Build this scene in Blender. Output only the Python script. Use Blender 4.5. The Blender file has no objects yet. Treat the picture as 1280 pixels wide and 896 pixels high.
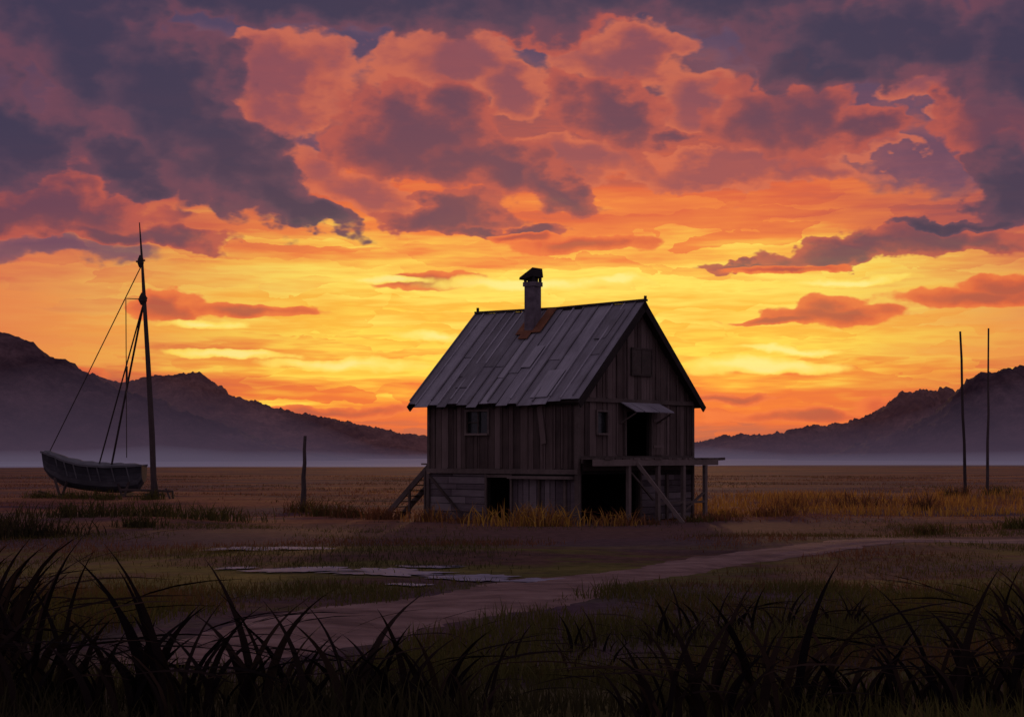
import bpy, math, random
import numpy as np
from mathutils import Vector, Matrix, noise
random.seed(7); rng=np.random.default_rng(7)
scene=bpy.context.scene
scene.view_settings.view_transform='Standard'
try: scene.view_settings.look='None'
except Exception: pass
scene.view_settings.exposure=0

# ---------------------------------------------------------------- helpers
def lin(c):
    c=c/255.0
    return c/12.92 if c<=0.04045 else ((c+0.055)/1.055)**2.4
def C(r,g,b): return (lin(r),lin(g),lin(b),1.0)
class T:
    def __init__(s,tree): s.t=tree; tree.nodes.clear()
    def n(s,typ,props=None,ins=None):
        nd=s.t.nodes.new(typ)
        for k,v in (props or {}).items(): setattr(nd,k,v)
        for k,v in (ins or {}).items():
            sk=nd.inputs[k]
            if isinstance(v,bpy.types.NodeSocket): s.t.links.new(v,sk)
            else: sk.default_value=v
        return nd
    def m(s,op,a,b=None,c=None,clamp=False):
        i={0:a}
        if b is not None: i[1]=b
        if c is not None: i[2]=c
        return s.n('ShaderNodeMath',{'operation':op,'use_clamp':clamp},i).outputs[0]
    def v(s,op,a,b=None):
        i={0:a}
        if b is not None: i[1]=b
        nd=s.n('ShaderNodeVectorMath',{'operation':op},i)
        return nd.outputs[1] if op=='LENGTH' else nd.outputs[0]
    def mix(s,f,a,b,blend='MIX'):
        return s.n('ShaderNodeMix',{'data_type':'RGBA','blend_type':blend},{0:f,6:a,7:b}).outputs[2]
    def ss(s,x,a,b):
        return s.n('ShaderNodeMapRange',{'interpolation_type':'SMOOTHSTEP'},{0:x,1:a,2:b,3:0.0,4:1.0}).outputs[0]
    def noise(s,vec,scale,detail=4.0,rough=0.55,dim='3D'):
        return s.n('ShaderNodeTexNoise',{'noise_dimensions':dim},{'Vector':vec,'Scale':scale,'Detail':detail,'Roughness':rough})
    def ramp(s,f,stops):
        r=s.n('ShaderNodeValToRGB',{},{0:f}); e=r.color_ramp.elements
        e[0].position,e[0].color=stops[0]; e[1].position,e[1].color=stops[-1]
        for p,c in stops[1:-1]:
            k=e.new(p); k.color=c
        return r.outputs[0]

# ---------------------------------------------------------------- world / sky
SUN_AZ=math.radians(2.5); SUN_EL=math.radians(4.5)
w=bpy.data.worlds.new("sky"); scene.world=w; w.use_nodes=True
try: w.cycles.sampling_method='NONE'
except Exception as e: print(e)
t=T(w.node_tree)
tc=t.n('ShaderNodeTexCoord').outputs['Generated']
D=t.v('NORMALIZE',tc)
sep=t.n('ShaderNodeSeparateXYZ',{},{0:D})
az=t.m('ARCTAN2',sep.outputs[0],sep.outputs[1])
U=t.m('MULTIPLY',az,20.0)
V=t.m('MULTIPLY',t.m('ARCSINE',sep.outputs[2]),20.0)
P=t.n('ShaderNodeCombineXYZ',{},{0:U,1:V}).outputs[0]
P0=t.v('ADD',P,(40,10,0))
Qs=t.v('MULTIPLY',P0,(.3,2.6,1))
Qm=t.v('MULTIPLY',P0,(.8,1.45,1))
nw=t.noise(Qm,0.75,5.0,0.55,'2D')
W1=t.v('SUBTRACT',nw.outputs['Color'],(.5,.5,.5))
nw2=t.noise(Qm,1.9,4.0,0.5,'2D')
W2=t.v('SUBTRACT',nw2.outputs['Color'],(.5,.5,.5))
PB=t.v('ADD',t.v('ADD',P,t.v('MULTIPLY',W1,(1.5,.9,0))),t.v('MULTIPLY',W2,(.5,.4,0)))
PS=t.v('ADD',t.v('ADD',P,t.v('MULTIPLY',W1,(1.0,.22,0))),t.v('MULTIPLY',W2,(.5,.18,0)))
vor=t.n('ShaderNodeTexVoronoi',{'feature':'SMOOTH_F1','voronoi_dimensions':'2D'},{'Vector':t.v('ADD',P0,t.v('MULTIPLY',W2,(.8,.8,0))),'Scale':1.9,'Smoothness':.3}).outputs['Distance']
vor2=t.n('ShaderNodeTexVoronoi',{'feature':'SMOOTH_F1','voronoi_dimensions':'2D'},{'Vector':t.v('ADD',P0,t.v('MULTIPLY',W2,(.5,.5,0))),'Scale':4.6,'Smoothness':.25}).outputs['Distance']
puff=t.m('ADD',t.m('MULTIPLY',t.m('SUBTRACT',vor,.38),.36),t.m('MULTIPLY',t.m('SUBTRACT',vor2,.38),.2))
streak=t.noise(Qs,1.0,4.0,0.6,'2D').outputs[0]
streak2=t.noise(Qs,2.6,3.0,0.6,'2D').outputs[0]
dab=t.n('ShaderNodeTexVoronoi',{'voronoi_dimensions':'2D'},{'Vector':t.v('ADD',t.v('MULTIPLY',P0,(.8,5.0,0)),t.v('MULTIPLY',W2,(1.2,1.2,0))),'Scale':1.2})
dabc=t.n('ShaderNodeSeparateXYZ',{},{0:dab.outputs['Color']}).outputs[0]
Vg=t.m('ADD',V,t.m('MULTIPLY',t.m('SUBTRACT',streak,.5),1.5))
Vg=t.m('ADD',Vg,t.m('MULTIPLY',t.m('SUBTRACT',streak2,.5),.8))
Vg=t.m('ADD',Vg,t.m('MULTIPLY',t.m('SUBTRACT',dabc,.5),.36))
Vn=t.m('DIVIDE',Vg,7.0)
def st(l): return [(v/7.0,C(*c)) for v,c in l]
center=t.ramp(Vn,st([(0,(190,90,72)),(.3,(226,98,58)),(.7,(240,116,52)),(1.0,(250,168,58)),(1.25,(255,220,80)),(1.6,(252,184,60)),(2.0,(255,226,95)),(2.35,(252,188,74)),(2.75,(242,130,62)),(3.3,(224,98,62)),(4.0,(170,80,78)),(4.6,(126,72,86)),(5.3,(82,62,90)),(7,(58,52,80))]))
side=t.ramp(Vn,st([(0,(146,76,76)),(.6,(200,92,68)),(1.2,(230,128,72)),(1.8,(232,136,76)),(2.3,(216,106,76)),(2.8,(184,84,80)),(3.4,(138,72,86)),(4.1,(98,66,90)),(5.0,(74,60,90)),(7,(58,52,80))]))
sd=t.m('ABSOLUTE',t.m('SUBTRACT',t.m('ADD',U,t.m('MULTIPLY',t.m('SUBTRACT',streak,.5),2.5)),.6))
col=t.mix(t.ss(sd,2.2,7.2),center,side)
def mk(px,py):
    dx=(px-640)/2000; dz=(568-py)/2000
    return math.atan2(dx,1)*20, math.asin(dz/math.sqrt(dx*dx+1+dz*dz))*20
def field(vec,blobs,add):
    F=None
    for b in blobs:
        u,v=mk(b[0],b[1]); a=math.radians(-(b[4] if len(b)>4 else 0))
        mp=t.n('ShaderNodeMapping',{'vector_type':'TEXTURE'},{0:vec,'Location':(u,v,0),'Rotation':(0,0,a),'Scale':(b[2]/100,b[3]/100,1)})
        L=t.v('LENGTH',mp.outputs[0])
        F=L if F is None else t.n('ShaderNodeMath',{'operation':'SMOOTH_MIN'},{0:F,1:L,2:.25}).outputs[0]
    return t.m('ADD',F,add)
def layer(col,F,edge,mid,core,soft=.06,e2=.72,op=1.0):
    mask=t.ss(F,1.0+soft,1.0-soft)
    k=t.ss(t.m('ADD',F,t.m('MULTIPLY',t.m('SUBTRACT',nw2.outputs[0],.5),.9)),1.05,e2-.35)
    cc=t.ramp(k,[(0,C(*edge)),(.45,C(*mid)),(1,C(*core))])
    return t.mix(t.m('MULTIPLY',mask,op),col,cc)
Bl=[(1170,190,170,34),(1080,120,120,40),(430,60,90,30),(680,40,110,50),(250,30,160,40),(60,318,150,16),(1000,40,160,50),(380,170,60,20)]
col=layer(col,field(PB,Bl,puff),(120,78,96),(98,72,100),(80,66,98),.25,.6,.8)
L=[(560,75,105,50),(640,110,60,34),(790,80,80,45),(870,130,60,40),(350,105,100,62),(1195,105,80,26),(720,200,120,34),(1085,185,70,16),(450,230,120,30,20),(930,215,150,20)]
col=layer(col,field(PB,L,puff),(214,108,80),(186,90,80),(144,76,88),.10,.6,.8)
Mv=[(515,160,110,58),(600,205,120,44,12),(700,235,70,22,14),(560,265,90,18),(640,282,60,10),(765,150,85,36,20),(850,180,45,13),(985,145,95,60),(1075,165,80,30),(50,262,150,36),(170,292,140,16),(1110,312,150,18),(1200,300,110,26),(965,326,80,9),(1260,150,80,60),(700,20,120,36)]
col=layer(col,field(PB,Mv,puff),(184,84,76),(140,70,80),(102,62,84),.09,.6,.93)
Pu=[(90,40,160,95,20),(215,130,125,88,40),(290,195,115,66,35),(370,258,95,24,20),(0,175,110,55),(1130,40,200,56),(1020,82,85,26),(1270,70,80,70),(1262,225,56,50),(1215,272,80,12),(400,-5,440,44),(760,-24,480,62),(150,205,60,30)]
col=layer(col,field(PB,Pu,puff),(108,66,86),(80,60,84),(58,52,80),.10,.6,.96)
O=[(520,352,78,11),(735,306,82,11),(665,296,40,6),(1045,396,95,13),(1038,384,42,18),(215,382,42,20),(310,388,85,8),(1215,372,100,14),(1240,358,50,14),(970,403,62,6),(990,335,90,6),(60,470,90,10),(1180,505,110,16),(1000,520,120,10),(420,515,120,8),(900,500,70,6)]
col=layer(col,field(PS,O,t.m('MULTIPLY',puff,.8)),(238,114,62),(218,90,60),(180,76,66),.10,.5,.93)
Y=[(655,357,140,9),(760,352,50,6),(250,405,42,6),(960,458,95,10),(430,456,110,8),(1060,352,80,6),(470,350,60,5),(560,420,60,6),(1000,437,70,5),(300,445,70,5)]
col=layer(col,field(PS,Y,t.m('MULTIPLY',puff,.8)),(255,216,90),(255,228,110),(255,238,140),.2,.5,.9)
AMB=(0.27,0.22,0.30,1)
away=t.ss(t.m('ABSOLUTE',az),.38,1.1)
up=t.ss(V,6.5,11.0)
fac=t.m('SUBTRACT',1.0,t.m('MULTIPLY',t.m('SUBTRACT',1.0,away),t.m('SUBTRACT',1.0,up)))
skyt=t.n('ShaderNodeTexSky',{'sky_type':'NISHITA','sun_disc':False,'sun_elevation':SUN_EL,'sun_rotation':SUN_AZ})
bg1=t.n('ShaderNodeBackground',{},{0:col,1:0.95})
bgA=t.n('ShaderNodeBackground',{},{0:AMB,1:1.0})
mx=t.n('ShaderNodeMixShader',{},{0:fac,1:bg1.outputs[0],2:bgA.outputs[0]})
bg2=t.n('ShaderNodeBackground',{},{0:skyt.outputs[0],1:0.002})
add=t.n('ShaderNodeAddShader',{},{0:mx.outputs[0],1:bg2.outputs[0]})
t.n('ShaderNodeOutputWorld',{},{0:add.outputs[0]})

# ---------------------------------------------------------------- sun + camera
sd_=bpy.data.lights.new("sun",'SUN'); sd_.energy=.8; sd_.angle=math.radians(2.5); sd_.color=(1,.50,.22)
so=bpy.data.objects.new("sun",sd_); scene.collection.objects.link(so)
d=Vector((-math.sin(SUN_AZ)*math.cos(SUN_EL),-math.cos(SUN_AZ)*math.cos(SUN_EL),-math.sin(SUN_EL)))
so.rotation_euler=d.to_track_quat('-Z','Y').to_euler(); so.location=(0,200,60)
cam=bpy.data.cameras.new("camera"); co=bpy.data.objects.new("camera",cam); scene.collection.objects.link(co)
co.location=(0,0,2.8); co.rotation_euler=(math.pi/2,0,0); cam.sensor_width=36; cam.lens=56.25; cam.shift_y=120/1280
cam.clip_end=9000; cam.clip_start=.1; scene.camera=co

# ---------------------------------------------------------------- materials
def mat(name):
    m=bpy.data.materials.new(name); m.use_nodes=True; return m,T(m.node_tree)
def finish(t,col,rough=.85,spec=.15,metal=0.0,bump=None,bs=.3,bd=.02):
    ins={'Base Color':col,'Roughness':rough,'Specular IOR Level':spec,'Metallic':metal}
    if bump is not None:
        ins['Normal']=t.n('ShaderNodeBump',{},{'Strength':bs,'Distance':bd,'Height':bump}).outputs[0]
    p=t.n('ShaderNodeBsdfPrincipled',{},ins)
    t.n('ShaderNodeOutputMaterial',{},{0:p.outputs[0]}); return p
def wood(name,a,b,scale=(9,9,1.0)):
    m,t=mat(name)
    o=t.n('ShaderNodeTexCoord').outputs['Object']
    g=t.noise(t.v('MULTIPLY',o,scale),1.5,5,.65).outputs[0]
    g2=t.noise(o,.7,3,.6).outputs[0]
    ti=t.n('ShaderNodeAttribute',{'attribute_name':'tint'}).outputs['Fac']
    f=t.m('ADD',t.m('MULTIPLY',g,.55),t.m('MULTIPLY',ti,.6)); f=t.m('ADD',f,t.m('MULTIPLY',t.m('SUBTRACT',g2,.5),.7))
    c=t.ramp(f,[(.15,tuple(x*.45 for x in a)+(1,)),(.5,a+(1,)),(.95,b+(1,))])
    finish(t,c,.85,.12,0,g,.5,.02); return m
M_WALL=wood("weathered_planks",(.082,.056,.050),(.15,.106,.098))
M_LOW=wood("grey_planks",(.095,.072,.078),(.18,.145,.15),(1.2,1.2,9))
M_BEAM=wood("old_beams",(.072,.052,.046),(.15,.11,.10),(4,4,4))
M_DARK=wood("dark_timber",(.03,.022,.02),(.05,.04,.035))
M_POLE=wood("pole_wood",(.05,.035,.035),(.09,.065,.06))
def roofmat():
    m,t=mat("weathered_tin")
    o=t.n('ShaderNodeTexCoord').outputs['Object']
    ti=t.n('ShaderNodeAttribute',{'attribute_name':'tint'}).outputs['Fac']
    s=t.noise(t.v('MULTIPLY',o,(7,.7,.7)),1.2,5,.65).outputs[0]
    s2=t.noise(o,.9,4,.65).outputs[0]
    f=t.m('ADD',t.m('MULTIPLY',s,.5),t.m('MULTIPLY',ti,.5)); f=t.m('ADD',f,t.m('MULTIPLY',t.m('SUBTRACT',s2,.5),.5))
    c=t.ramp(f,[(.2,(.085,.072,.082,1)),(.5,(.16,.142,.165,1)),(.85,(.28,.255,.285,1))])
    r=t.ss(t.noise(t.v('MULTIPLY',o,(2.5,.8,.8)),1.0,6,.7).outputs[0],.60,.76)
    c=t.mix(t.m('MULTIPLY',r,.5),c,(.11,.06,.045,1))
    finish(t,c,.62,.25,.0,s,.3,.02); return m
M_ROOF=roofmat()
def simple(name,a,b,scale=3,rough=.9,spec=.1):
    m,t=mat(name); o=t.n('ShaderNodeTexCoord').outputs['Object']
    g=t.noise(o,scale,5,.6).outputs[0]
    finish(t,t.ramp(g,[(.3,a+(1,)),(.7,b+(1,))]),rough,spec,0,g,.4,.02); return m
M_RUST=simple("rusty_flashing",(.10,.04,.025),(.20,.08,.04),2)
M_CHIM=simple("sooty_brick",(.08,.06,.072),(.16,.125,.145),4)
M_BLACK=simple("soot",(.015,.012,.014),(.03,.025,.025),4)
M_GLASS=simple("dark_glass",(.01,.01,.012),(.02,.02,.022),2,.25,.4)
M_ROPE=simple("rope",(.04,.03,.03),(.06,.045,.045),4)
M_TARP=simple("canvas_cover",(.070,.068,.075),(.125,.12,.13),1.5)
def grassmat(name,stops,trans=.35):
    m,t=mat(name)
    ti=t.n('ShaderNodeAttribute',{'attribute_name':'tint'}).outputs['Fac']
    c=t.ramp(ti,[(p,k+(1,)) for p,k in stops])
    a=t.n('ShaderNodeBsdfDiffuse',{},{0:c}); b=t.n('ShaderNodeBsdfTranslucent',{},{0:c})
    mx=t.n('ShaderNodeMixShader',{},{0:trans,1:a.outputs[0],2:b.outputs[0]})
    t.n('ShaderNodeOutputMaterial',{},{0:mx.outputs[0]}); return m
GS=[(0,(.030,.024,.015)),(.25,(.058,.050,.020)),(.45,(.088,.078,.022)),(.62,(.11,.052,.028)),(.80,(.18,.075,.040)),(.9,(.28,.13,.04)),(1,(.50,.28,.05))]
M_GRASS=grassmat("grass_blades",GS)
M_REED=grassmat("reed_leaves",[(0,(.008,.006,.007)),(.6,(.022,.014,.012)),(1,(.050,.030,.020))],.12)

# ---------------------------------------------------------------- mesh builder
class MB:
    def __init__(s): s.v=[];s.f=[];s.t=[]
    def add(s,vs,fs,ti=None):
        b=len(s.v); s.v+= [tuple(x) for x in vs]; ti=random.random() if ti is None else ti
        for f in fs: s.f.append([b+i for i in f]); s.t.append(ti)
    def hexa(s,vs,ti=None): s.add(vs,[(0,3,2,1),(4,5,6,7),(0,1,5,4),(1,2,6,5),(2,3,7,6),(3,0,4,7)],ti)
    def box(s,x0,x1,y0,y1,z0,z1,ti=None):
        s.hexa([(x0,y0,z0),(x1,y0,z0),(x1,y1,z0),(x0,y1,z0),(x0,y0,z1),(x1,y0,z1),(x1,y1,z1),(x0,y1,z1)],ti)
    def beam(s,p0,p1,w,h=None,w1=None,ti=None):
        h=h or w; w1=w1 or w; r1=w1/w
        p0=Vector(p0);p1=Vector(p1);d=(p1-p0).normalized()
        up=Vector((0,0,1)) if abs(d.z)<.95 else Vector((0,1,0))
        a=d.cross(up).normalized(); b=a.cross(d)
        vs=[]
        for p,r in((p0,1),(p1,r1)):
            for i,j in((-1,-1),(1,-1),(1,1),(-1,1)): vs.append(p+a*i*w/2*r+b*j*h/2*r)
        s.hexa(vs,ti)
    def pole(s,pts,rads,n=8,ti=None):
        rings=[]
        for i,p in enumerate(pts):
            p=Vector(p); d=(Vector(pts[min(i+1,len(pts)-1)])-Vector(pts[max(i-1,0)])).normalized()
            up=Vector((0,1,0)) if abs(d.y)<.9 else Vector((1,0,0))
            a=d.cross(up).normalized(); b=a.cross(d)
            rings.append([p+(a*math.cos(k*2*math.pi/n)+b*math.sin(k*2*math.pi/n))*rads[i] for k in range(n)])
        vs=[v for r in rings for v in r]; fs=[]
        for i in range(len(pts)-1):
            for k in range(n): fs.append((i*n+k,i*n+(k+1)%n,(i+1)*n+(k+1)%n,(i+1)*n+k))
        fs.append(tuple(range(n-1,-1,-1))); fs.append(tuple((len(pts)-1)*n+k for k in range(n)))
        s.add(vs,fs,ti)
    def obj(s,name,m,parent=None,smooth=False):
        me=bpy.data.meshes.new(name); me.from_pydata(s.v,[],s.f); 
        at=me.attributes.new("tint",'FLOAT','FACE'); at.data.foreach_set('value',np.array(s.t,dtype=np.float32))
        me.materials.append(m); 
        if smooth: me.polygons.foreach_set('use_smooth',[True]*len(me.polygons))
        me.update(); o=bpy.data.objects.new(name,me); scene.collection.objects.link(o)
        if parent: o.parent=parent
        return o
def empty(name,loc,rz=0):
    e=bpy.data.objects.new(name,None); scene.collection.objects.link(e); e.location=loc; e.rotation_euler=(0,0,rz); return e
def npmesh(name,verts,quads,m,tint=None,smooth=False,parent=None):
    me=bpy.data.meshes.new(name); nv=len(verts); nq=len(quads)
    me.vertices.add(nv); me.vertices.foreach_set('co',np.asarray(verts,dtype=np.float32).ravel())
    me.loops.add(nq*4); me.loops.foreach_set('vertex_index',np.asarray(quads,dtype=np.int32).ravel())
    me.polygons.add(nq); me.polygons.foreach_set('loop_start',np.arange(0,nq*4,4,dtype=np.int32))
    try: me.polygons.foreach_set('loop_total',np.full(nq,4,dtype=np.int32))
    except Exception: pass
    if smooth: me.polygons.foreach_set('use_smooth',np.ones(nq,dtype=bool))
    if tint is not None:
        at=me.attributes.new("tint",'FLOAT','POINT'); at.data.foreach_set('value',np.asarray(tint,dtype=np.float32))
    me.materials.append(m); me.update(calc_edges=True); me.validate()
    o=bpy.data.objects.new(name,me); scene.collection.objects.link(o)
    if parent: o.parent=parent
    return o
def grid(nx,ny):
    i=np.arange(nx-1)[None,:]; j=np.arange(ny-1)[:,None]; a=j*nx+i
    return np.stack([a,a+1,a+nx+1,a+nx],-1).reshape(-1,4)
def sst(x,a,b):
    k=np.clip((x-a)/(b-a),0,1); return k*k*(3-2*k)

# ---------------------------------------------------------------- ground
def hgt(x,y):
    x=np.asarray(x,float);y=np.asarray(y,float)
    h=.13*np.sin(x*.13+1)*np.sin(y*.17)+.06*np.sin(x*.37+y*.21)+.05*np.sin(x*.21-y*.43+2)
    dh=np.sqrt((x-2.5)**2+(y-69)**2); h=h*sst(dh,9,16)
    dp=np.sqrt(((x+3.4)/1.6)**2+(y-37.4)**2); h=h*sst(dp,2.5,6)
    h=h*(1-sst(y,90,200))*sst(y,10,20)
    shore=392+26*np.sin(x*.017+.5)+10*np.sin(x*.061)+sst(x,30,90)*60
    h=h-.7*sst(y,shore-25,shore+35)
    return h
ya=np.concatenate([np.arange(-60,12,4.),np.arange(12,110,.5),110*1.03**np.arange(0,125)])
xr=np.concatenate([np.arange(0,40,.5),40*1.045**np.arange(0,102)])
xa=np.concatenate([-xr[:0:-1],xr])
X,Yg=np.meshgrid(xa,ya); Z=hgt(X,Yg)
def groundmat():
    m,t=mat("field_ground"); o=t.n('ShaderNodeTexCoord').outputs['Object']
    s=t.n('ShaderNodeSeparateXYZ',{},{0:o})
    a=t.noise(t.v('MULTIPLY',o,(.045,.10,1)),1.0,5,.6).outputs[0]
    b=t.noise(t.v('MULTIPLY',o,(.22,.55,1)),1.0,5,.65).outputs[0]
    c_=t.noise(t.v('ADD',t.v('MULTIPLY',o,(.03,.055,1)),(31,7,0)),1.0,4,.6).outputs[0]
    fine=t.noise(o,2.5,5,.7).outputs[0]
    f=t.m('ADD',t.m('MULTIPLY',a,.6),t.m('MULTIPLY',b,.4))
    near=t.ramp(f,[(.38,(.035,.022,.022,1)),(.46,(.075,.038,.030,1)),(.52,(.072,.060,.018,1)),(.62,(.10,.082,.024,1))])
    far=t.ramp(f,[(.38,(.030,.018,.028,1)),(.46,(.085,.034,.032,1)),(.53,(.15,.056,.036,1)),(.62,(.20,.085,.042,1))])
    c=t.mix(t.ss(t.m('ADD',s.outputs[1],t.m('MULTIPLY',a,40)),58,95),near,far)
    pr=t.m('MULTIPLY',t.ss(c_,.48,.58),.7); c=t.mix(pr,c,(.052,.032,.048,1))
    dx=t.v('MULTIPLY',t.v('SUBTRACT',o,(2.0,60,0)),(1/15.0,1/9.0,0)); ln=t.m('ADD',t.v('LENGTH',dx),t.m('MULTIPLY',t.m('SUBTRACT',b,.5),2.6))
    c=t.mix(t.m('MULTIPLY',t.ss(ln,1.25,.6),.75),c,(.090,.048,.042,1))
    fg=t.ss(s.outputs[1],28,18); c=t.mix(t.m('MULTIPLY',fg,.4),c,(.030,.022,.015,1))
    c=t.mix(.6,c,t.mix(1.0,c,t.ramp(fine,[(.3,(.35,.35,.35,1)),(.7,(1.6,1.6,1.6,1))]),'MULTIPLY'))
    finish(t,c,.95,.03,0,fine,.6,.08); return m
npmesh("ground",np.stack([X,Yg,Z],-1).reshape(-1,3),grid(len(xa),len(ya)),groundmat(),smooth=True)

# path
pc=np.array([(24,54.0),(16.7,52.3),(12.75,50),(8.3,45.9),(4.9,40.9),(2.2,36.6),(.6,33.2),(-1.6,29.6),(-3.6,26.4),(-4.6,21)])
tt=np.linspace(0,len(pc)-1,160); px_=np.interp(tt,range(len(pc)),pc[:,0]); py_=np.interp(tt,range(len(pc)),pc[:,1])
ker=np.hanning(21);ker/=ker.sum()
px_=np.convolve(np.pad(px_,10,'edge'),ker,'valid'); py_=np.convolve(np.pad(py_,10,'edge'),ker,'valid')
gx=np.gradient(px_);gy=np.gradient(py_); gl=np.hypot(gx,gy); nx_=-gy/gl; ny_=gx/gl
vs=[];K=13
for i in range(160):
    wd_=[]
    for q_ in(0,9):
        wd_.append(1.1+.3*math.sin(i*.21+q_)+.3*noise.noise(Vector((i*.45,q_,1)))+.3*noise.noise(Vector((i*1.3,4+q_,1)))+.9*float(sst(i,85,110))*(1-float(sst(i,135,155))))
    for k in range(K):
        s_=(k/(K-1)-.5)*2; wd=wd_[0] if s_<0 else wd_[1]; x=px_[i]+nx_[i]*s_*wd; y=py_[i]+ny_[i]*s_*wd
        rut=-.03*math.exp(-((abs(s_)-.5)/.13)**2)
        vs.append((x,y,float(hgt(x,y))+.05+rut-.09*abs(s_)**4))
def pathmat():
    m,t=mat("dirt_track"); o=t.n('ShaderNodeTexCoord').outputs['Object']
    a=t.noise(t.v('MULTIPLY',o,(.5,.9,1)),1.2,6,.7).outputs[0]; f=t.noise(o,6,5,.7).outputs[0]
    c=t.ramp(a,[(.3,(.075,.042,.038,1)),(.5,(.15,.088,.078,1)),(.7,(.23,.145,.13,1))])
    finish(t,c,.9,.06,0,f,.7,.06); return m
npmesh("dirt_path",np.array(vs),grid(K,160),pathmat(),smooth=True)
def path_d(x,y):
    return np.min(np.hypot(x[:,None]-px_[None,::4],y[:,None]-py_[None,::4]),axis=1)

# puddles
def puddle(name,cx,cy,rx,ry,seed):
    mb=MB(); n=180; vs=[(0,0,0)]
    for k in range(n):
        a=k*2*math.pi/n; ca,sa=math.cos(a),math.sin(a)
        r=1+.55*noise.noise(Vector((ca*1.6+seed,sa*1.6,seed)))+.35*noise.noise(Vector((ca*4,sa*4+seed,3)))+.25*noise.noise(Vector((ca*11,sa*11+seed,5)))
        vs.append((ca*rx*r,sa*ry*r+.35*math.sin(ca*rx*r*1.1+seed),0))
    mb.add(vs,[(0,k+1,(k+1)%n+1) for k in range(n)],.5)
    o=mb.obj(name,M_PUD); o.location=(cx,cy,float(hgt(cx,cy))+.03); return o
m,t=mat("shallow_water"); o_=t.n('ShaderNodeTexCoord').outputs['Object']
g_=t.noise(t.v('MULTIPLY',o_,(1,3,1)),1.5,4,.6).outputs[0]
finish(t,t.ramp(g_,[(.35,(.10,.08,.10,1)),(.65,(.24,.215,.28,1))]),.5,.10,0,g_,.3,.03); M_PUD=m
for a_ in [(-5.0,38.4,1.3,.7,1.0),(-2.9,37.7,1.5,.95,2.3),(-.9,36.4,1.2,.8,4.0),(.5,35.4,.7,.5,6.2),(-7.6,47.0,1.3,.9,8.0),(-5.9,46.2,.8,.6,9.4),(-1.9,40.0,.8,.4,11.),(-6.8,39.4,.5,.4,12.),(-2.2,34.3,.5,.3,3.1)]: puddle("puddle",*a_)

# lake
m,t=mat("lake_water"); o_=t.n('ShaderNodeTexCoord').outputs['Object']
g_=t.noise(t.v('MULTIPLY',o_,(.02,.08,1)),1,5,.6).outputs[0]
finish(t,t.ramp(g_,[(.35,(.16,.14,.19,1)),(.65,(.28,.25,.32,1))]),.5,.2,0,g_,.2,.3)
npmesh("lake",np.array([(-1500,330,-.28),(1500,330,-.28),(1500,1400,-.28),(-1500,1400,-.28)],float),np.array([[0,1,2,3]]),m)

# hills
def hillmat(name,a,b):
    m,t=mat(name); o=t.n('ShaderNodeTexCoord').outputs['Object']
    g=t.noise(t.v('MULTIPLY',o,(1,.5,1.6)),.03,6,.7).outputs[0]; g2=t.noise(o,.16,5,.75).outputs[0]
    f=t.m('ADD',t.m('MULTIPLY',g,.65),t.m('MULTIPLY',g2,.35))
    finish(t,t.ramp(f,[(.38,a+(1,)),(.5,tuple((p+q)*.42 for p,q in zip(a,b))+(1,)),(.64,b+(1,))]),.95,.02,0,g2,.6,4.0); return m
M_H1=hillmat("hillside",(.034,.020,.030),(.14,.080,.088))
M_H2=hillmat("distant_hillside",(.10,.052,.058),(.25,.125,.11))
def hill(name,dist,prof,m,depth,seed,rough=1.0):
    k=dist/2000.
    xs=np.array([(p[0]-640)*k for p in prof]); hs=np.array([(568-p[1])*k+2.8 for p in prof])
    n=int((xs[-1]-xs[0])/1.3); ny=64; xx=np.linspace(xs[0],xs[-1],n); hh=np.interp(xx,xs,hs)
    vs=[]
    for j in range(ny):
        s_=j/(ny-1)*2-1; base=max(0,1-abs(s_)**1.25); bb=base**.4 if base>0 else 0
        for i in range(n):
            x=xx[i]; y=dist+s_*depth
            nv=noise.fractal(Vector((x*.014,y*.014,seed)),1.0,2.0,4)
            tr=noise.fractal(Vector((x*.10,y*.06,seed+9)),.7,2.0,3)
            tq=abs(noise.noise(Vector((x*.33,y*.1,seed+19))))
            gul=1-.35*abs(noise.noise(Vector((x*.025,s_*.9,seed+3))))*(1-base)*2
            z=hh[i]*base*gul + (nv*6.0+tr*2.8+tq*3.4)*rough*min(1,hh[i]/22.)*k*2*bb
            vs.append((x,y,z-3.5))
    return npmesh(name,np.array(vs),grid(n,ny),m,smooth=True)
hill("hill",850,[(-500,330),(-200,385),(0,408),(40,420),(58,434),(90,448),(108,460),(150,480),(200,500),(260,522),(330,542),(400,558),(470,570)],M_H1,150,1.0)
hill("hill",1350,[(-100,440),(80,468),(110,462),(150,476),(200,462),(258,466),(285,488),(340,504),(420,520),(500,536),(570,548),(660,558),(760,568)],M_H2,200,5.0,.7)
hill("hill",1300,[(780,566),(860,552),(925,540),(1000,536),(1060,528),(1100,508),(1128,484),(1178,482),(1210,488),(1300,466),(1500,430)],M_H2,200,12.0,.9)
hill("hill",900,[(960,570),(1060,556),(1130,532),(1185,500),(1215,468),(1250,460),(1280,452),(1400,425),(1700,380)],M_H1,150,21.0,1.1)

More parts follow.
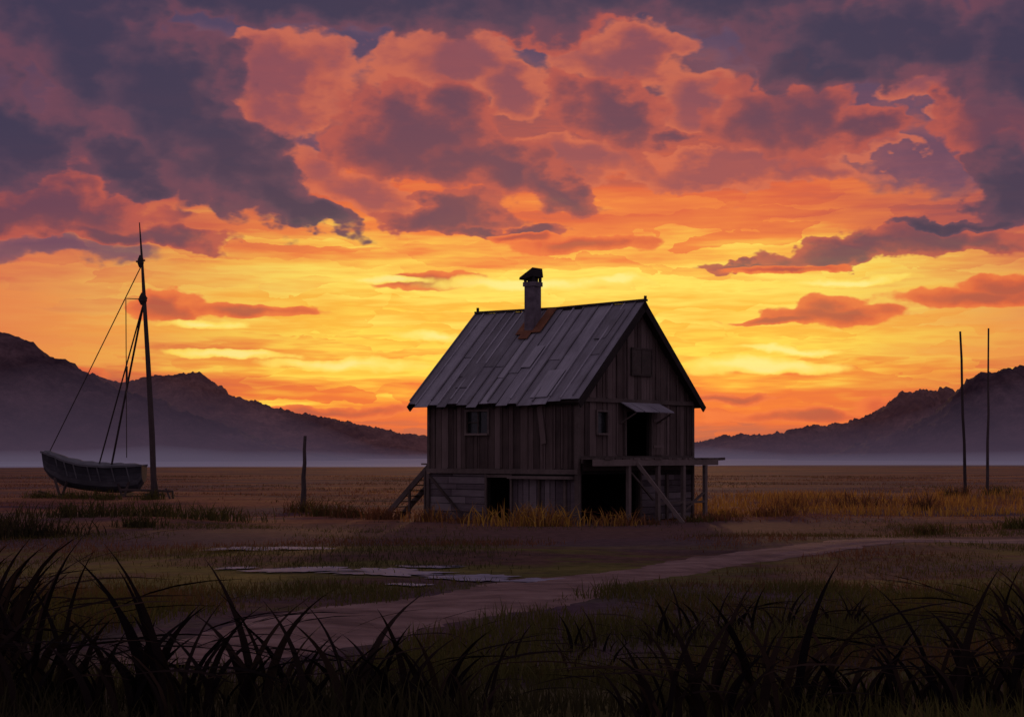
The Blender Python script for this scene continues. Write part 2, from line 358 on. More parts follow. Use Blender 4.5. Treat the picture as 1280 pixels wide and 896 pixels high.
# valley mist: homogeneous low fog banks over the far shore, their glow stands in for scattered light
def mist(name,y0,y1,yc,sg,Hf,colr,dens,nx=90,ny=40):
    m,t=mat(name)
    ab=t.n('ShaderNodeVolumeAbsorption',{},{'Color':(0,0,0,1),'Density':dens})
    em=t.n('ShaderNodeEmission',{},{0:colr,1:dens})
    ad=t.n('ShaderNodeAddShader',{},{0:ab.outputs[0],1:em.outputs[0]})
    t.n('ShaderNodeOutputMaterial',{},{1:ad.outputs[0]})
    xs=np.linspace(-900,900,nx); ys=np.linspace(y0,y1,ny); XX,YY=np.meshgrid(xs,ys)
    prof=np.exp(-np.abs((YY-yc)/sg)**1.3); edge=np.clip(np.minimum((YY-y0)/12,(y1-YY)/12),0,1)
    ZT=-.2+Hf(XX)*prof*edge; ZT[0]=ZT[-1]=-.5; ZT[:,0]=ZT[:,-1]=-.5
    top=np.stack([XX,YY,ZT],-1).reshape(-1,3); bot=np.stack([XX,YY,np.full_like(XX,-.6)],-1).reshape(-1,3)
    q=grid(nx,ny); N_=nx*ny; qs=[q,q[:,::-1]+N_]
    i=np.arange(nx-1); r0=np.stack([i,i+N_,i+1+N_,i+1],-1); b_=(ny-1)*nx; r1=np.stack([b_+i,b_+i+1,b_+i+1+N_,b_+i+N_],-1)
    j=np.arange(ny-1)*nx; r2=np.stack([j,j+nx,j+nx+N_,j+N_],-1); e_=j+nx-1; r3=np.stack([e_,e_+N_,e_+nx+N_,e_+nx],-1)
    npmesh(name,np.concatenate([top,bot]),np.concatenate(qs+[r0,r1,r2,r3]),m)
mist("mist",440,725,580,75,lambda x:8+24*sst(np.abs(x-25),50,170)+3*np.sin(x*.03)+2*np.sin(x*.071+1),(.070,.047,.078,1),.0046)
mist("shore_mist",385,438,412,20,lambda x:4.2+.9*np.sin(x*.05)+.6*np.sin(x*.13+1),(.125,.105,.16,1),.016)

# ---------------------------------------------------------------- hut
hut=empty("wooden_hut",(2.645,64.5,0),math.radians(-40))
LX=-8.14; WY=8.2; RZ=9.24; SL=4.32/4.6
def zr(v): return RZ-SL*abs(v-4.1)-.14
def slab(mb,wall,a0,a1,za0,za1,z0,d0,d1,ti=None,zb=None):
    def P(a,dd,z):
        if wall=='F': return (a,-dd,z)
        if wall=='G': return (dd,a,z)
        if wall=='B': return (a,WY+dd,z)
        return (LX-dd,a,z)
    mb.hexa([P(a0,d0,z0),P(a1,d0,z0),P(a1,d1,z0),P(a0,d1,z0),P(a0,d0,za0),P(a1,d0,za1),P(a1,d1,za1),P(a0,d1,za0)],ti)
def wallboards(mb,wall,a0,a1,z0,top,holes,w,d0,d1,gap=.012,jit=True,zj=0.0):
    cuts=[a0]; a=a0
    while a<a1-w*.6:
        a+=w*(random.uniform(.75,1.25) if jit else 1); 
        if a<a1-.05: cuts.append(a)
    cuts.append(a1)
    for h in holes: cuts+= [h[0],h[1]]
    if a0<4.1<a1 and wall in'GL' : cuts.append(4.1)
    cuts=sorted(set(round(c,4) for c in cuts if a0<=c<=a1))
    for p,q_ in zip(cuts[:-1],cuts[1:]):
        if q_-p<.01: continue
        mid=(p+q_)/2; ti=random.random(); dj=random.uniform(0,.02) if jit else 0
        g=gap if q_-p>.06 else 0
        bl=[(h[2],h[3]) for h in holes if h[0]<mid<h[1]]; bl.sort()
        z=z0-random.uniform(0,zj)
        for b0,b1 in bl:
            if b0>z+.02: slab(mb,wall,p+g,q_-g,b0,b0,z,d0,d1+dj,ti)
            z=max(z,b1)
        t0,t1=top(p),top(q_)
        if min(t0,t1)>z+.01: slab(mb,wall,p+g,q_-g,t0,t1,z,d0,d1+dj,ti)
def planks(mb,wall,a0,a1,z0,z1,w,d0,d1):
    z=z0
    while z<z1-.05:
        z2=min(z+w*random.uniform(.8,1.2),z1); ti=random.random()
        k=random.uniform(a0+.3*(a1-a0),a0+.7*(a1-a0)) if a1-a0>2.2 else a1
        dj=random.uniform(0,.02)
        slab(mb,wall,a0,k-.01,z2-.025,z2-.025,z,d0,d1+dj,ti)
        if k<a1: slab(mb,wall,k+.01,a1,z2-.025,z2-.025,z+.004,d0,d1+dj*.5,random.random())
        z=z2
ZF=2.12
hF=[(-5.92,-4.72,3.70,4.62)]
hG=[(1.22,1.90,3.68,4.55),(3.2,5.0,2.62,4.60)]
flat=lambda z:(lambda a:z)
bk=MB()
wallboards(bk,'F',LX,0,ZF,flat(5.2),hF,50,-.14,-.02,0,False)
wallboards(bk,'G',.15,WY,ZF,lambda v:zr(v)-.03,hG,50,-.14,-.02,0,False)
wallboards(bk,'B',LX,0,0,flat(5.2),[],50,-.14,0,0,False)
wallboards(bk,'L',.15,WY-.15,0,lambda v:zr(v)-.03,[],50,-.14,0,0,False)
bk.box(LX+.15,-.15,.15,WY-.15,ZF,ZF+.1)
wallboards(bk,'F',LX,-.0,0,flat(ZF-.01),[(-4.76,-3.47,-1,1.84)],50,-.14,-.02,0,False)
wallboards(bk,'G',.15,WY,0,flat(ZF-.01),[(.3,4.2,-1,2.0)],50,-.14,-.02,0,False)
bk.obj("inner_walls",M_DARK,hut)
up=MB()
wallboards(up,'F',LX+.02,-.09,ZF+.1,flat(5.24),hF,.36,0,.03,.014,True,.04)
wallboards(up,'G',.06,WY-.02,2.75,lambda v:zr(v)-.01,hG,.40,0,.03,.016,True,.04)
a=LX+.3
while a<-.3:
    if not(-6.05<a<-4.6): slab(up,'F',a,a+.07,5.2,5.2,ZF+.12,.053,.085)
    else: slab(up,'F',a,a+.07,3.60,3.60,ZF+.12,.053,.085)
    a+=random.uniform(.38,.85)
a=.4
while a<WY-.2:
    if not(.9<a<2.1 or 2.8<a<6.1): slab(up,'G',a,a+.08,4.9,4.9,2.8,.053,.085)
    if not(3.4<a<5.2): slab(up,'G',a,a+.08,min(zr(a),zr(a+.08))-.03,min(zr(a),zr(a+.08))-.03,5.16,.053,.085)
    a+=random.uniform(.45,.95)
up.hexa([(-2.02,-.09,4.75),(-1.76,-.09,4.85),(-1.76,-.13,4.85),(-2.02,-.13,4.75),(-1.80,-.09,3.2),(-1.54,-.09,3.27),(-1.54,-.13,3.27),(-1.80,-.13,3.2)],.9)
up.obj("upper_walls",M_WALL,hut)
fr=MB()
slab(fr,'G',3.62,4.98,7.22,7.22,6.2,.088,.115,.35)
for a in(3.54,4.98): slab(fr,'G',a,a+.08,7.3,7.3,6.12,.09,.14,.1)
slab(fr,'G',3.62,4.98,7.30,7.30,7.22,.09,.138,.2); slab(fr,'G',3.62,4.98,6.2,6.2,6.12,.09,.138,.1)
slab(fr,'G',4.26,4.31,7.22,7.22,6.2,.116,.13,.0)
slab(fr,'G',.02,WY,5.12,5.12,4.95,.055,.16,.5)
slab(fr,'G',.02,WY,2.74,2.74,2.58,.03,.10,.3)
slab(fr,'F',LX-.05,.1,ZF+.08,ZF+.08,ZF-.12,.035,.17,.65)
slab(fr,'F',-3.4,-.12,ZF-.2,ZF-.2,ZF-.32,.05,.40,.8)
fr.box(-.08,.11,-.11,.055,0,5.2,.55); fr.box(LX-.06,LX+.1,-.16,-.0,0,ZF-.13,.4); fr.box(LX-.04,LX+.09,-.12,-.0,ZF+.09,5.2,.4)
fr.box(-.04,.12,WY-.05,WY+.1,0,5.2,.4)
def frame(wall,h,t_=.09,mull=True):
    a0,a1,z0,z1=h
    slab(fr,wall,a0-t_,a0,z1+t_,z1+t_,z0-t_,.055,.12,.8); slab(fr,wall,a1,a1+t_,z1+t_,z1+t_,z0-t_,.055,.12,.7)
    slab(fr,wall,a0,a1,z1+t_,z1+t_,z1,.057,.118,.8); slab(fr,wall,a0-.04,a1+.04,z0-.0,z0-.0,z0-t_,.058,.18,1.0)
    if mull:
        m_=(a0+a1)/2; slab(fr,wall,m_-.03,m_+.03,z1,z1,z0,-.02,.03,.2)
        slab(fr,wall,a0,m_-.03,(z0+z1)/2+.02,(z0+z1)/2+.02,(z0+z1)/2-.02,-.02,.02,.2)
frame('F',hF[0]); frame('G',hG[0],.08,False)
for a in(3.1,5.0): slab(fr,'G',a,a+.1,4.72,4.72,2.75,.055,.13,.5)
slab(fr,'G',3.2,5.0,4.72,4.72,4.61,.055,.128,.5)
fr.obj("frames_and_beams",M_BEAM,hut)
gl=MB(); slab(gl,'F',-5.92,-4.72,4.62,4.62,3.7,-.08,-.06); slab(gl,'G',1.22,1.9,4.55,4.55,3.68,-.08,-.06); gl.obj("window_panes",M_GLASS,hut)
dl=MB()
for k in range(3): slab(dl,'G',5.12+k*.27,5.37+k*.27,4.6,4.6,2.78,.088,.12,.5+.15*k)
slab(dl,'G',5.14,5.9,4.3,4.3,4.18,.122,.145); slab(dl,'G',5.14,5.9,3.2,3.2,3.08,.122,.145)
dl.obj("door",M_WALL,hut)
aw=MB(); 
for k in range(5):
    a0=2.75+k*.56; j=random.uniform(-.05,.05)
    aw.hexa([(.09,a0,4.98),(.95+j,a0,4.56),(.95+j,a0+.55,4.56),(.09,a0+.55,4.98),(.09,a0,5.01),(.95+j,a0,4.60),(.95+j,a0+.55,4.60),(.09,a0+.55,5.01)],.6+.3*random.random())
aw.obj("door_awning",M_ROOF,hut)
ab_=MB()
for a in(2.85,5.4): ab_.beam((.06,a,4.1),(.85,a,4.52),.06)
ab_.obj("awning_brackets",M_BEAM,hut)
lo=MB()
planks(lo,'F',LX+.1,-4.85,.03,ZF-.13,.3,0,.04)
wallboards(lo,'F',-3.40,-.1,.02,flat(ZF-.33),[],.34,0,.04,.02,True,0)
planks(lo,'G',4.3,WY-.06,.03,1.95,.28,0,.05)
lo.obj("lower_walls",M_LOW,hut)
lp=MB()
for a in(-4.86,-3.47): slab(lp,'F',a,a+.1,ZF-.13,ZF-.13,0,.062,.13,.6)
slab(lp,'F',-4.75,-3.48,1.96,1.96,1.84,.045,.12,.6)
lp.beam((LX+.15,-.13,1.85),(-6.0,-.13,.1),.14,.07,ti=.1)
lp.beam((-.55,-.13,1.8),(-.55,-.13,0),.12,.08,ti=.6); lp.beam((-1.9,-.12,1.8),(-1.9,-.12,0),.10,.08,ti=.3)
slab(lp,'G',4.2,4.32,2.1,2.1,0,.0,.12,.4); slab(lp,'G',.3,8.1,2.56,2.56,2.14,.0,.07,.3); slab(lp,'G',6.1,6.25,1.95,1.95,0,.075,.16,.6)
lp.obj("lower_posts",M_BEAM,hut)
dk=MB()
v=.0
while v<8.75:
    w_=random.uniform(.22,.3); dk.box(.17,.98+random.uniform(-.05,.06),v,v+w_-.015,2.60,2.66); v+=w_
dk.box(.86,.98,-.15,8.9,2.34,2.598,1.0); dk.box(.17,.26,0,8.7,2.44,2.598,.3)
for v in(2.2,4.3,6.2,7.9): dk.box(.80,.95,v,v+.18,0,2.337,.85)
dk.beam((.98,2.75,2.45),(2.75,3.5,0.0),.20,.14,ti=1.0)
dk.beam((.7,2.3,2.35),(.7,4.3,.9),.08,ti=.5); dk.beam((.87,8.0,1.2),(.87,6.3,.35),.09,ti=.5)
dk.beam((.87,4.4,.75),(.87,7.9,.75),.10,ti=.5)
dk.beam((.1,8.9,2.55),(.95,9.5,2.62),.12,ti=.6)
dk.obj("deck",M_BEAM,hut)
sr=MB()
for v in(.15,1.2): sr.beam((LX-.1,v,2.35),(LX-2.9,v,.0),.08,.24,ti=.5)
for k in range(9):
    f=(k+.5)/9; sr.box(LX-.25-2.6*f-.16,LX-.25-2.6*f+.14,.2,1.15,2.28-2.2*f,2.33-2.2*f)
sr.beam((LX-.35,.1,2.1),(LX-.35,.1,0),.1,ti=.4); sr.beam((LX-1.3,.1,1.3),(LX-1.3,.1,0),.09,ti=.4)
sr.box(LX-.6,LX-.17,.1,1.25,2.35,2.42,.8)
sr.obj("stairs",M_BEAM,hut)
# roof
ds=Vector((0,-4.6,-4.32)).normalized(); RL=Vector((0,4.6,4.32)).length; nn=Vector((0,-4.32,4.6)).normalized()
ds2=Vector((0,4.6,-4.32)).normalized(); nn2=Vector((0,4.32,4.6)).normalized()
X0,X1=LX-.85,.42
rf=MB(); rb=MB()
def rp(x,s,o,side=0):
    sag=-.07*math.sin(math.pi*(x-X0)/(X1-X0))
    b=Vector((x,4.1,RZ+sag)); return b+(ds2 if side else ds)*s+(nn2 if side else nn)*o
def sheet(x0,x1,s0,s1,o0,o1,th,ti,side=0,sk=0):
    vs=[rp(x0,s0,o0,side),rp(x1,s0,o0,side),rp(x1+sk,s1,o1,side),rp(x0+sk,s1,o1,side)]
    n_=nn2 if side else nn
    rf.hexa(vs+[p+n_*th for p in vs],ti)
for side in(0,1):
    vs=[rp(X0+.06,.0,-.19,side),rp(X1-.04,.0,-.19,side),rp(X1-.04,RL-.1,-.19,side),rp(X0+.06,RL-.1,-.19,side)]
    n_=nn2 if side else nn; rb.hexa(vs+[p+n_*.11 for p in vs],.3)
    x=X0
    while x<X1-.05:
        w_=random.uniform(.42,.78); x2=min(x+w_,X1)
        if X1-x2<.3: x2=X1
        ti=random.random(); o=.0+random.uniform(0,.02); end=RL+random.uniform(-.15,.15); sk=random.uniform(-.03,.03)
        sp=random.choice([None,random.uniform(2.2,4.4),None])
        if sp:
            sheet(x+.005,x2-.005,.02,sp+.2,o+.028,o+.03,.018,ti,side)
            sheet(x+.005,x2-.005,sp,end,o,o+random.uniform(0,.03),.018,min(1,max(0,ti+random.uniform(-.35,.35))),side,sk)
        else: sheet(x+.005,x2-.005,.02,end,o,o+random.uniform(0,.03),.018,ti,side,sk)
        if random.random()<.8:
            p0=rp(x,.05,.06,side); p1=rp(x+sk,end-random.uniform(0,.3),.06,side); rf.beam(p0,p1,.07,.06,ti=random.choice([.0,.9,.1,1.0]))
        x=x2
for (x,s0,s1,w_) in((-6.9,3.6,5.2,.8),(-2.2,4.3,6.0,.9),(-3.9,2.6,4.0,.5),(-.9,.5,2.4,.6)):
    sheet(x,x+w_,s0,s1,.075,.07,.018,random.choice([.1,.85]),0,random.uniform(-.08,.08))
rf.obj("roof_sheets",M_ROOF,hut)
rb.beam((X0-.05,4.1,RZ+.06),((X0+X1)/2,4.1,RZ-.01),.26,.09,ti=.9); rb.beam(((X0+X1)/2,4.1,RZ-.012),(X1+.05,4.1,RZ+.06),.26,.09,ti=.8)
rb.beam((X0+.05,4.1,RZ+.05),(X0+.05,4.1,RZ+.28),.09,ti=.5); rb.beam((X1,4.1,RZ),(X1+.02,4.1,RZ+.24),.09,ti=.5)
for xx in(X1+.005,X0+.0):
    for side in(0,1):
        a_=rp(xx,-.02,-.12,side); b_2=rp(xx,RL+.05,-.12,side); n_=nn2 if side else nn
        rb.hexa([a_-n_*.18+Vector((-.03,0,0)),b_2-n_*.16+Vector((-.03,0,0)),b_2-n_*.16+Vector((.03,0,0)),a_-n_*.18+Vector((.03,0,0)),
                 a_+n_*.12+Vector((-.03,0,0)),b_2+n_*.12+Vector((-.03,0,0)),b_2+n_*.12+Vector((.03,0,0)),a_+n_*.12+Vector((.03,0,0))],.1)
for k in range(12):
    x=LX+.2+k*.72
    for side in(0,1):
        rb.beam(rp(x,RL-.9,-.25,side),rp(x,RL-.12,-.25,side),.08,.12)
rb.obj("roof_timbers",M_DARK,hut)
ch=MB(); cx,cy=-4.95,3.2; cz=zr(cy)+.14
ch.box(cx-.26,cx+.26,cy-.26,cy+.26,cz-.9,10.35,.5); ch.box(cx-.31,cx+.31,cy-.31,cy+.31,10.15,10.34,.4)
ch.obj("chimney_stack",M_CHIM,hut)
cc=MB()
for i in(-1,1):
    for j in(-1,1): cc.box(cx+i*.23-.05,cx+i*.23+.05,cy+j*.23-.05,cy+j*.23+.05,10.352,10.6)
cc.box(cx-.17,cx+.17,cy-.17,cy+.17,10.352,10.5)
cc.hexa([(cx-.48,cy-.36,10.46),(cx+.30,cy-.36,10.56),(cx+.30,cy+.36,10.56),(cx-.48,cy+.36,10.46),(cx-.46,cy-.36,10.56),(cx+.26,cy-.34,10.95),(cx+.26,cy+.34,10.95),(cx-.46,cy+.36,10.56)])
cc.obj("chimney_cap",M_BLACK,hut)
fl=MB()
def fls(x0,x1,s0,s1,o):
    vs=[rp(x0,s0,o),rp(x1,s0,o),rp(x1,s1,o),rp(x0,s1,o)]; fl.hexa(vs+[p+nn*.03 for p in vs],.5)
fls(cx-.58,cx-.26,.1,1.80,.12); fls(cx+.26,cx+.76,.05,1.70,.123); fls(cx-.26,cx+.26,1.55,2.1,.12)
fl.obj("chimney_flashing",M_RUST,hut)

# ---------------------------------------------------------------- boat with mast
boat=empty("old_sailboat",(-27.1,104,0),0)
hb=MB(); ns=22; nc=13; bx0,bx1=-3.25,3.2
def interp(t_,pts): return float(np.interp(t_,[p[0] for p in pts],[p[1] for p in pts]))
G=[(0,2.95),(.06,2.90),(.2,2.45),(.4,2.1),(.65,1.98),(1,2.08)]
Kp=[(0,1.75),(.06,1.25),(.2,.72),(.4,.48),(.65,.33),(.85,.32),(.95,.5),(1,1.0)]
Wd=[(0,.35),(.08,.75),(.25,1.15),(.5,1.3),(.8,1.15),(1,.8)]
rings=[]
for i in range(ns):
    u=i/(ns-1); g=interp(u,G);k=interp(u,Kp);wd=interp(u,Wd); r=[]
    for j in range(nc):
        a=-math.pi/2+math.pi*j/(nc-1)
        yy=math.copysign(abs(math.sin(a))**.75,math.sin(a))*wd; zz=g-(g-k)*abs(math.cos(a))**.8
        r.append((bx0+(bx1-bx0)*u+(-.12*(zz-k) if u<.1 else 0),yy,zz))
    rings.append(r)
for i in range(ns-1):
    for j in range(nc-1):
        b=[rings[i][j],rings[i+1][j],rings[i+1][j+1],rings[i][j+1]]; hb.add(b,[(0,1,2,3)],.05+.8*((j*7)%5)/5)
hb.add(rings[0],[tuple(range(nc))],.4); hb.add(rings[-1],[tuple(range(nc-1,-1,-1))],.05)
for j in(0,nc-1):
    for i in range(ns-1):
        p=Vector(rings[i][j]);q_=Vector(rings[i+1][j]); s_=-1 if j==0 else 1
        hb.beam(p+Vector((-.02,s_*.04,.02)),q_+Vector((.02,s_*.04,.02)),.10,.13,ti=1.0)
hb.obj("hull",wood("hull_planks",(.046,.044,.052),(.12,.115,.128),(1,4,8)),boat)
tb=MB()
for i in range(ns-1):
    for j in range(6):
        P_=[]
        for (ii,jj) in((i,j),(i+1,j),(i+1,j+1),(i,j+1)):
            u=ii/(ns-1); wd=interp(u,Wd)*.97; s_=jj/6*2-1
            P_.append((bx0+(bx1-bx0)*u,s_*wd,interp(u,G)+.02+.28*(1-s_*s_)*math.sin(math.pi*min(1,max(.05,u)))**.5+.03*math.sin(ii*2.1)))
        tb.add(P_,[(0,1,2,3)])
for i in(3,5,7,10,12,15,18):
    x=bx0+(bx1-bx0)*i/(ns-1); wd=interp(i/(ns-1),Wd); g=interp(i/(ns-1),G)
    tb.beam((x,-wd-.08,g),(x+.2,-wd*.86-.06,g-.95),.07,ti=.8)
tb.obj("canvas_cover",M_TARP,boat)
sk=MB()
for x in(-1.9,2.1):
    sk.beam((x,-1.3,.16),(x,1.3,.16),.26,.3); sk.beam((x-.1,-1.1,.2),(x-.5,-.85,1.3),.12); sk.beam((x+.1,-1.1,.2),(x+.3,-.85,1.1),.12)
sk.beam((-3.4,-1.0,.45),(-2.3,-1.0,.1),.13); sk.beam((-3.2,-1.1,.12),(3.6,-1.1,.1),.12)
sk.obj("cradle",M_POLE,boat)
ms=MB(); bx,by=5.2,-6.0
ms.pole([(bx,by,-.3),(bx-.15,by,4),(bx-.4,by,8.6),(bx-.62,by,12.2),(bx-.75,by,14.5),(bx-.92,by,17.0)],[.19,.18,.15,.12,.08,.03],10,.5)
for z,r in((12.3,.26),(14.6,.20)):
    xx=bx-.45-(z-10)*.06
    ms.pole([(xx-.12,by,z-.35),(xx-.12,by,z-.1),(xx-.12,by,z+.15),(xx-.12,by,z+.4)],[r*.5,r,r*.9,r*.4],8,.2)
    ms.beam((xx-.4,by,z),(xx+.15,by,z+.08),.1)
ms.beam((bx-2.1,by,.65),(bx+1.15,by,.55),.14); ms.beam((bx-.4,by-.6,.35),(bx+.4,by+.6,.35),.16)
ms.beam((bx-.5,by,.0),(bx+.05,by,1.0),.10); ms.beam((bx+1.0,by,.0),(bx+.7,by,.75),.12); ms.beam((bx+.3,by,.05),(bx+.1,by,1.2),.10); ms.beam((bx+1.15,by,.0),(bx+1.1,by,.6),.12)
ms.obj("mast",M_POLE,boat)
rg=MB()
top2=(bx-.78,by,14.4); top1=(bx-.66,by,12.1)
rg.beam(top1,(1.2,-.6,2.0),.10); rg.beam(top1,(.4,-.6,2.1),.07)
rg.beam(top2,(-3.0,0,2.9),.045); rg.beam((bx-1.75,by,12.3),(bx-1.7,by,2.6),.045); rg.beam((bx-.66,by,12.3),(bx-1.75,by,12.35),.05)
rg.beam((bx-1.7,by,8.2),(bx-1.7,by,7.2),.11)
rg.obj("rigging",M_ROPE,boat)

def pole(name,x,y,h,r,lean=(0,0)):
    mb=MB(); n=6
    mb.pole([(lean[0]*k/n+random.uniform(-.03,.03)*min(k,1),lean[1]*k/n,-.3+(h+.3)*k/n) for k in range(n+1)],[r*(1-.45*k/n)*random.uniform(.9,1.1) for k in range(n+1)],8)
    o=mb.obj(name,M_POLE); o.location=(x,y,float(hgt(x,y))); return o
pole("wooden_post",-10.45,80,3.75,.15,(.1,0))
pole("wooden_pole",29.2,103,10.5,.12,(-.32,0)); pole("wooden_pole",30.6,103,10.7,.10,(.1,0))

# ---------------------------------------------------------------- grass
def blades(name,x,y,h,wd,bend,tint,m,seg=3,az_=None):
    n=len(x); a=rng.uniform(0,2*np.pi,n) if az_ is None else az_; base=hgt(x,y)-.03
    fa=rng.uniform(-.7,.7,n)
    wx=np.cos(fa)*wd/2; wy=np.sin(fa)*wd/2
    V_=np.zeros((n,seg+1,2,3))
    for k in range(seg+1):
        s_=k/seg; hor=bend*h*s_**2; cx_=x+np.cos(a)*hor; cy_=y+np.sin(a)*hor; cz=base+h*(s_-.45*np.minimum(bend,1.3)*s_**2.4)
        tp=(1-s_**2.2)*.97+.03; tp=tp*(.55+.45*min(1,s_*3))
        V_[:,k,0]=np.stack([cx_-wx*tp,cy_-wy*tp,cz-wd*.25*tp*np.cos(a)],-1); V_[:,k,1]=np.stack([cx_+wx*tp,cy_+wy*tp,cz+wd*.25*tp*np.cos(a)],-1)
    idx=(np.arange(n)*(2*(seg+1)))[:,None,None]; k=np.arange(seg)[None,:,None]*2
    q_=idx+k+np.array([0,1,3,2])[None,None,:]
    ti=np.repeat(tint,2*(seg+1))
    return npmesh(name,V_.reshape(-1,3),q_.reshape(-1,4),m,ti)
def clumpnoise(x,y,s,seed):
    return np.array([noise.noise(Vector((a*s,b*s*1.6,seed))) for a,b in zip(x,y)])
def scatter(n,y0,y1,pad=1.0):
    yy=np.sqrt(rng.uniform(y0**2,y1**2,n)); xx=rng.uniform(-1,1,n)*(.345*yy+pad); return xx,yy
def inhut(x,y):
    dx=x-2.645;dy=y-64.5; c,s_=math.cos(math.radians(40)),math.sin(math.radians(40))
    lx=dx*c-dy*s_; ly=dx*s_+dy*c
    return (lx>LX-.3)&(lx<.3)&(ly>-.2)&(ly<WY+.2)
x,y=scatter(54000,14,34); cn=clumpnoise(x,y,.35,2.0); keep=(path_d(x,y)>1.2+.9*sst(-y,-31,-28)+rng.uniform(0,.7,len(x)))&(cn+rng.uniform(-.45,.45,len(x))>-.18)
x,y,cn=x[keep],y[keep],cn[keep]; n=len(x)
tn=clumpnoise(x,y,.13,9.0)
h=(.16+.36*np.clip(cn+.4,0,1))*rng.uniform(.6,1.6,n)*(1-.35*sst(y,22,34)); 
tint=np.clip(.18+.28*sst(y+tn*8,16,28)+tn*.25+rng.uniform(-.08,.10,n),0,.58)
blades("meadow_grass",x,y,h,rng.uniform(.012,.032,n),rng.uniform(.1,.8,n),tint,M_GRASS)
x,y=scatter(50000,32,66); cn=clumpnoise(x,y,.16,5.0); 
pud=(np.abs((x+2.6)/5.2)**2+((y-37.4)/1.9)**2<1)
bare=np.hypot((x-2.)/13.,(y-60.)/7.5)+clumpnoise(x,y,.2,50.)*.8<1
keep=(path_d(x,y)>1.2+rng.uniform(0,.8,len(x)))&(cn+rng.uniform(-.25,.25,len(x))>.0)&~inhut(x,y)&~(pud&(rng.uniform(0,1,len(x))<.9))&~(bare&(rng.uniform(0,1,len(x))<.85))
x,y,cn=x[keep],y[keep],cn[keep]; n=len(x); tn=clumpnoise(x,y,.07,19.0)
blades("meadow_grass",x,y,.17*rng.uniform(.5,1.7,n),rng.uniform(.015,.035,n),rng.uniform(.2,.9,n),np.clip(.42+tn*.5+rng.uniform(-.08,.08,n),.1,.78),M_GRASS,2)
x,y=scatter(50000,66,210,3); cn=clumpnoise(x,y,.06,15.0); keep=(cn+rng.uniform(-.15,.15,len(x))>.08)&~inhut(x,y); x,y,cn=x[keep],y[keep],cn[keep]; n=len(x)
tn=clumpnoise(x,y,.03,29.0); gold=sst(x,6,10)*(1-sst(x,24,34))*sst(y,72,76)*(1-sst(y,98,112))  # gold: yellow patch, sunlight partly put into the blade tint
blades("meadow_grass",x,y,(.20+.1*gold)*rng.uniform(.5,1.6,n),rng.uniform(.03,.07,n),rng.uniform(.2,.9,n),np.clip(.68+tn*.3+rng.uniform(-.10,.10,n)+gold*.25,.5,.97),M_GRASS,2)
x=rng.uniform(7.5,36,16000); y=rng.uniform(74,106,16000); cn=clumpnoise(x,y,.2,33.0); k=(cn+rng.uniform(-.2,.2,len(x))>.03); x,y=x[k],y[k]; n=len(x)
blades("sunlit_grass",x,y,rng.uniform(.25,.8,n),rng.uniform(.03,.06,n),rng.uniform(.1,.6,n),rng.uniform(.84,1,n),M_GRASS,2)  # yellow grass with the low sun's glow put into its tint
cl=[(0.5,62.9,240,1.1,.93),(1.5,62.6,150,.9,.9),(4.0,62.9,120,.85,.88),(5.0,64.0,120,.5,.7),(-5.6,69.0,160,.8,.75),(-7.2,71,150,.8,.6),(-8.6,73,150,.9,.55),(-10.3,79,150,.9,.6),(-3.4,66.8,140,.8,.85),(-1.8,65.4,90,.5,.75),(8.6,67.8,120,.5,.7),(9.8,72,160,.6,.9),(12.3,73.5,120,.9,.8),(11.4,72.5,120,.7,.85),(-27,101,200,.8,.4),(-22,97.2,120,.8,.35),(-25,99,120,.7,.4),(-30,102,120,.7,.4),(28,101,160,.8,.6),(31,102,120,.8,.5),(7.6,66.6,90,.4,.5),(-12.5,66,260,.8,.3),(-15.5,68,260,.9,.25),(-18,66,260,.9,.2),(-20,60,260,1.0,.1),(-21,57,260,1.2,.05),(-14,60,160,.7,.2),(-16.5,55,260,1.0,.05),(-18.5,54,260,1.2,.05),(15,58,160,.6,.5),(19,60,160,.6,.4),(18,84,200,1.1,.7),(21,82,160,1.1,.7),(14,80,160,1.0,.85)]  # tufts by the hut tinted golden to offset the shade there
X_=[];Y_=[];H_=[];T_=[]
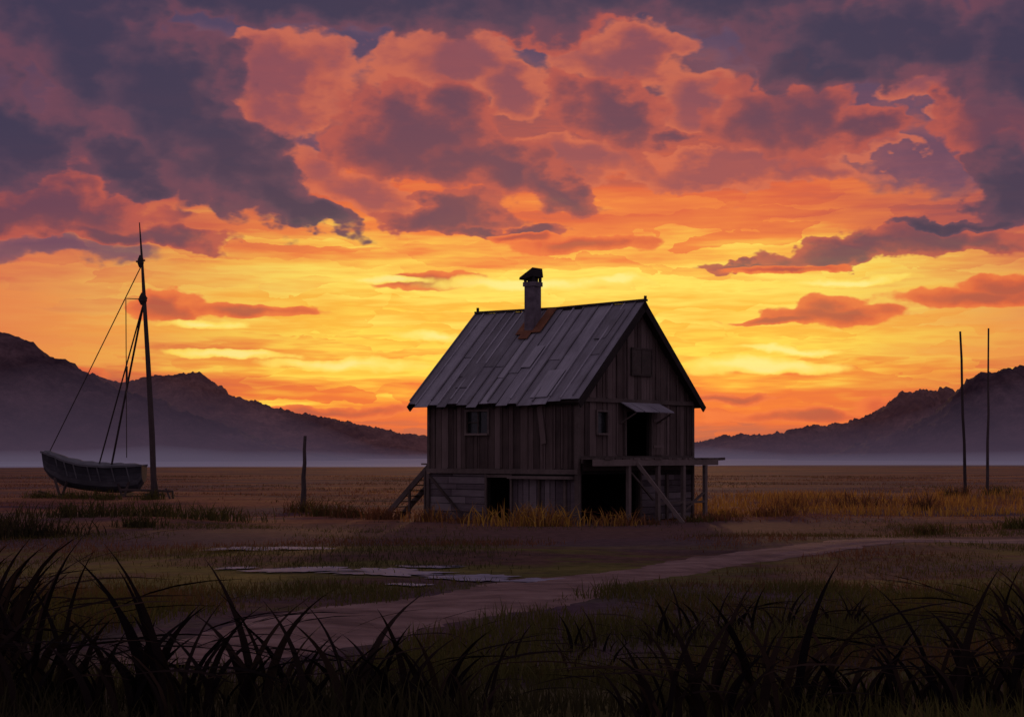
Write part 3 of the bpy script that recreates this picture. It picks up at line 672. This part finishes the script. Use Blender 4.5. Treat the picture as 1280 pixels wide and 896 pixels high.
for cx_,cy_,n,hh,ti in cl:
    sp=.5 if n<200 else 1.0
    X_.append(cx_+rng.normal(0,sp,n)); Y_.append(cy_+rng.normal(0,sp*.5,n)); H_.append(hh*rng.uniform(.4,1.3,n)); T_.append(np.clip(ti+rng.uniform(-.12,.12,n),0,1))
X_,Y_,H_,T_=map(np.concatenate,(X_,Y_,H_,T_)); k=~inhut(X_,Y_); X_,Y_,H_,T_=X_[k],Y_[k],H_[k],T_[k]; n=len(X_)
blades("grass_tufts",X_,Y_,H_,rng.uniform(.03,.07,n),rng.uniform(.3,1.0,n),T_,M_GRASS,3)
X_=[];Y_=[];H_=[];A_=[]
def clump(cx_,cy_,n,hh,sp=.28):
    ax=rng.normal(0,sp,n); X_.append(cx_+ax); Y_.append(cy_+rng.normal(0,sp*.7,n)); H_.append(hh*rng.uniform(.5,1.25,n))
    A_.append(np.where(ax+rng.normal(0,.25,n)>0,0,np.pi)+rng.uniform(-.8,.8,n))
for c in [(-6.3,19.6,13,2.5),(-5.6,18.9,12,2.1),(-5.5,17,26,1.9),(-4.8,17,24,1.6),(-4.0,16.8,26,1.55),(-3.3,16.6,28,1.8),(-2.6,16.8,26,1.65),(-1.8,16.5,26,1.45),(-1.1,16.6,20,1.3),(-.5,16.4,12,1.0),(1.5,16.6,20,1.3),(2.1,16.6,26,1.5),(2.9,16.8,26,1.65),(3.6,17,24,1.5),(4.5,17.2,24,1.55),(5.3,17.4,24,1.6),(6.0,18.5,22,1.8),(-6.9,21,22,2.0),(2.4,20,20,.9),(3.3,21.5,20,.9),(1.0,21,16,.8),(-.2,22,16,.75),(2.5,25,24,.8),(3.4,26,26,.95),(4.4,26,20,.9),(5.6,27,20,.8),(1.2,24.5,20,.7),(-8.2,25,26,1.6),(-9.4,28,30,1.5),(-7.5,24,16,1.3),(7.3,22,22,1.4),(8.2,25,22,1.2)]: clump(*c)
X_,Y_,H_,A_=map(np.concatenate,(X_,Y_,H_,A_)); n=len(X_)
blades("reeds",X_,Y_,H_,rng.uniform(.05,.13,n)*np.clip(H_/1.3,.4,1.1),rng.uniform(.25,1.3,n),rng.uniform(0,.9,n),M_REED,9,A_)
print("done",len(bpy.data.objects))
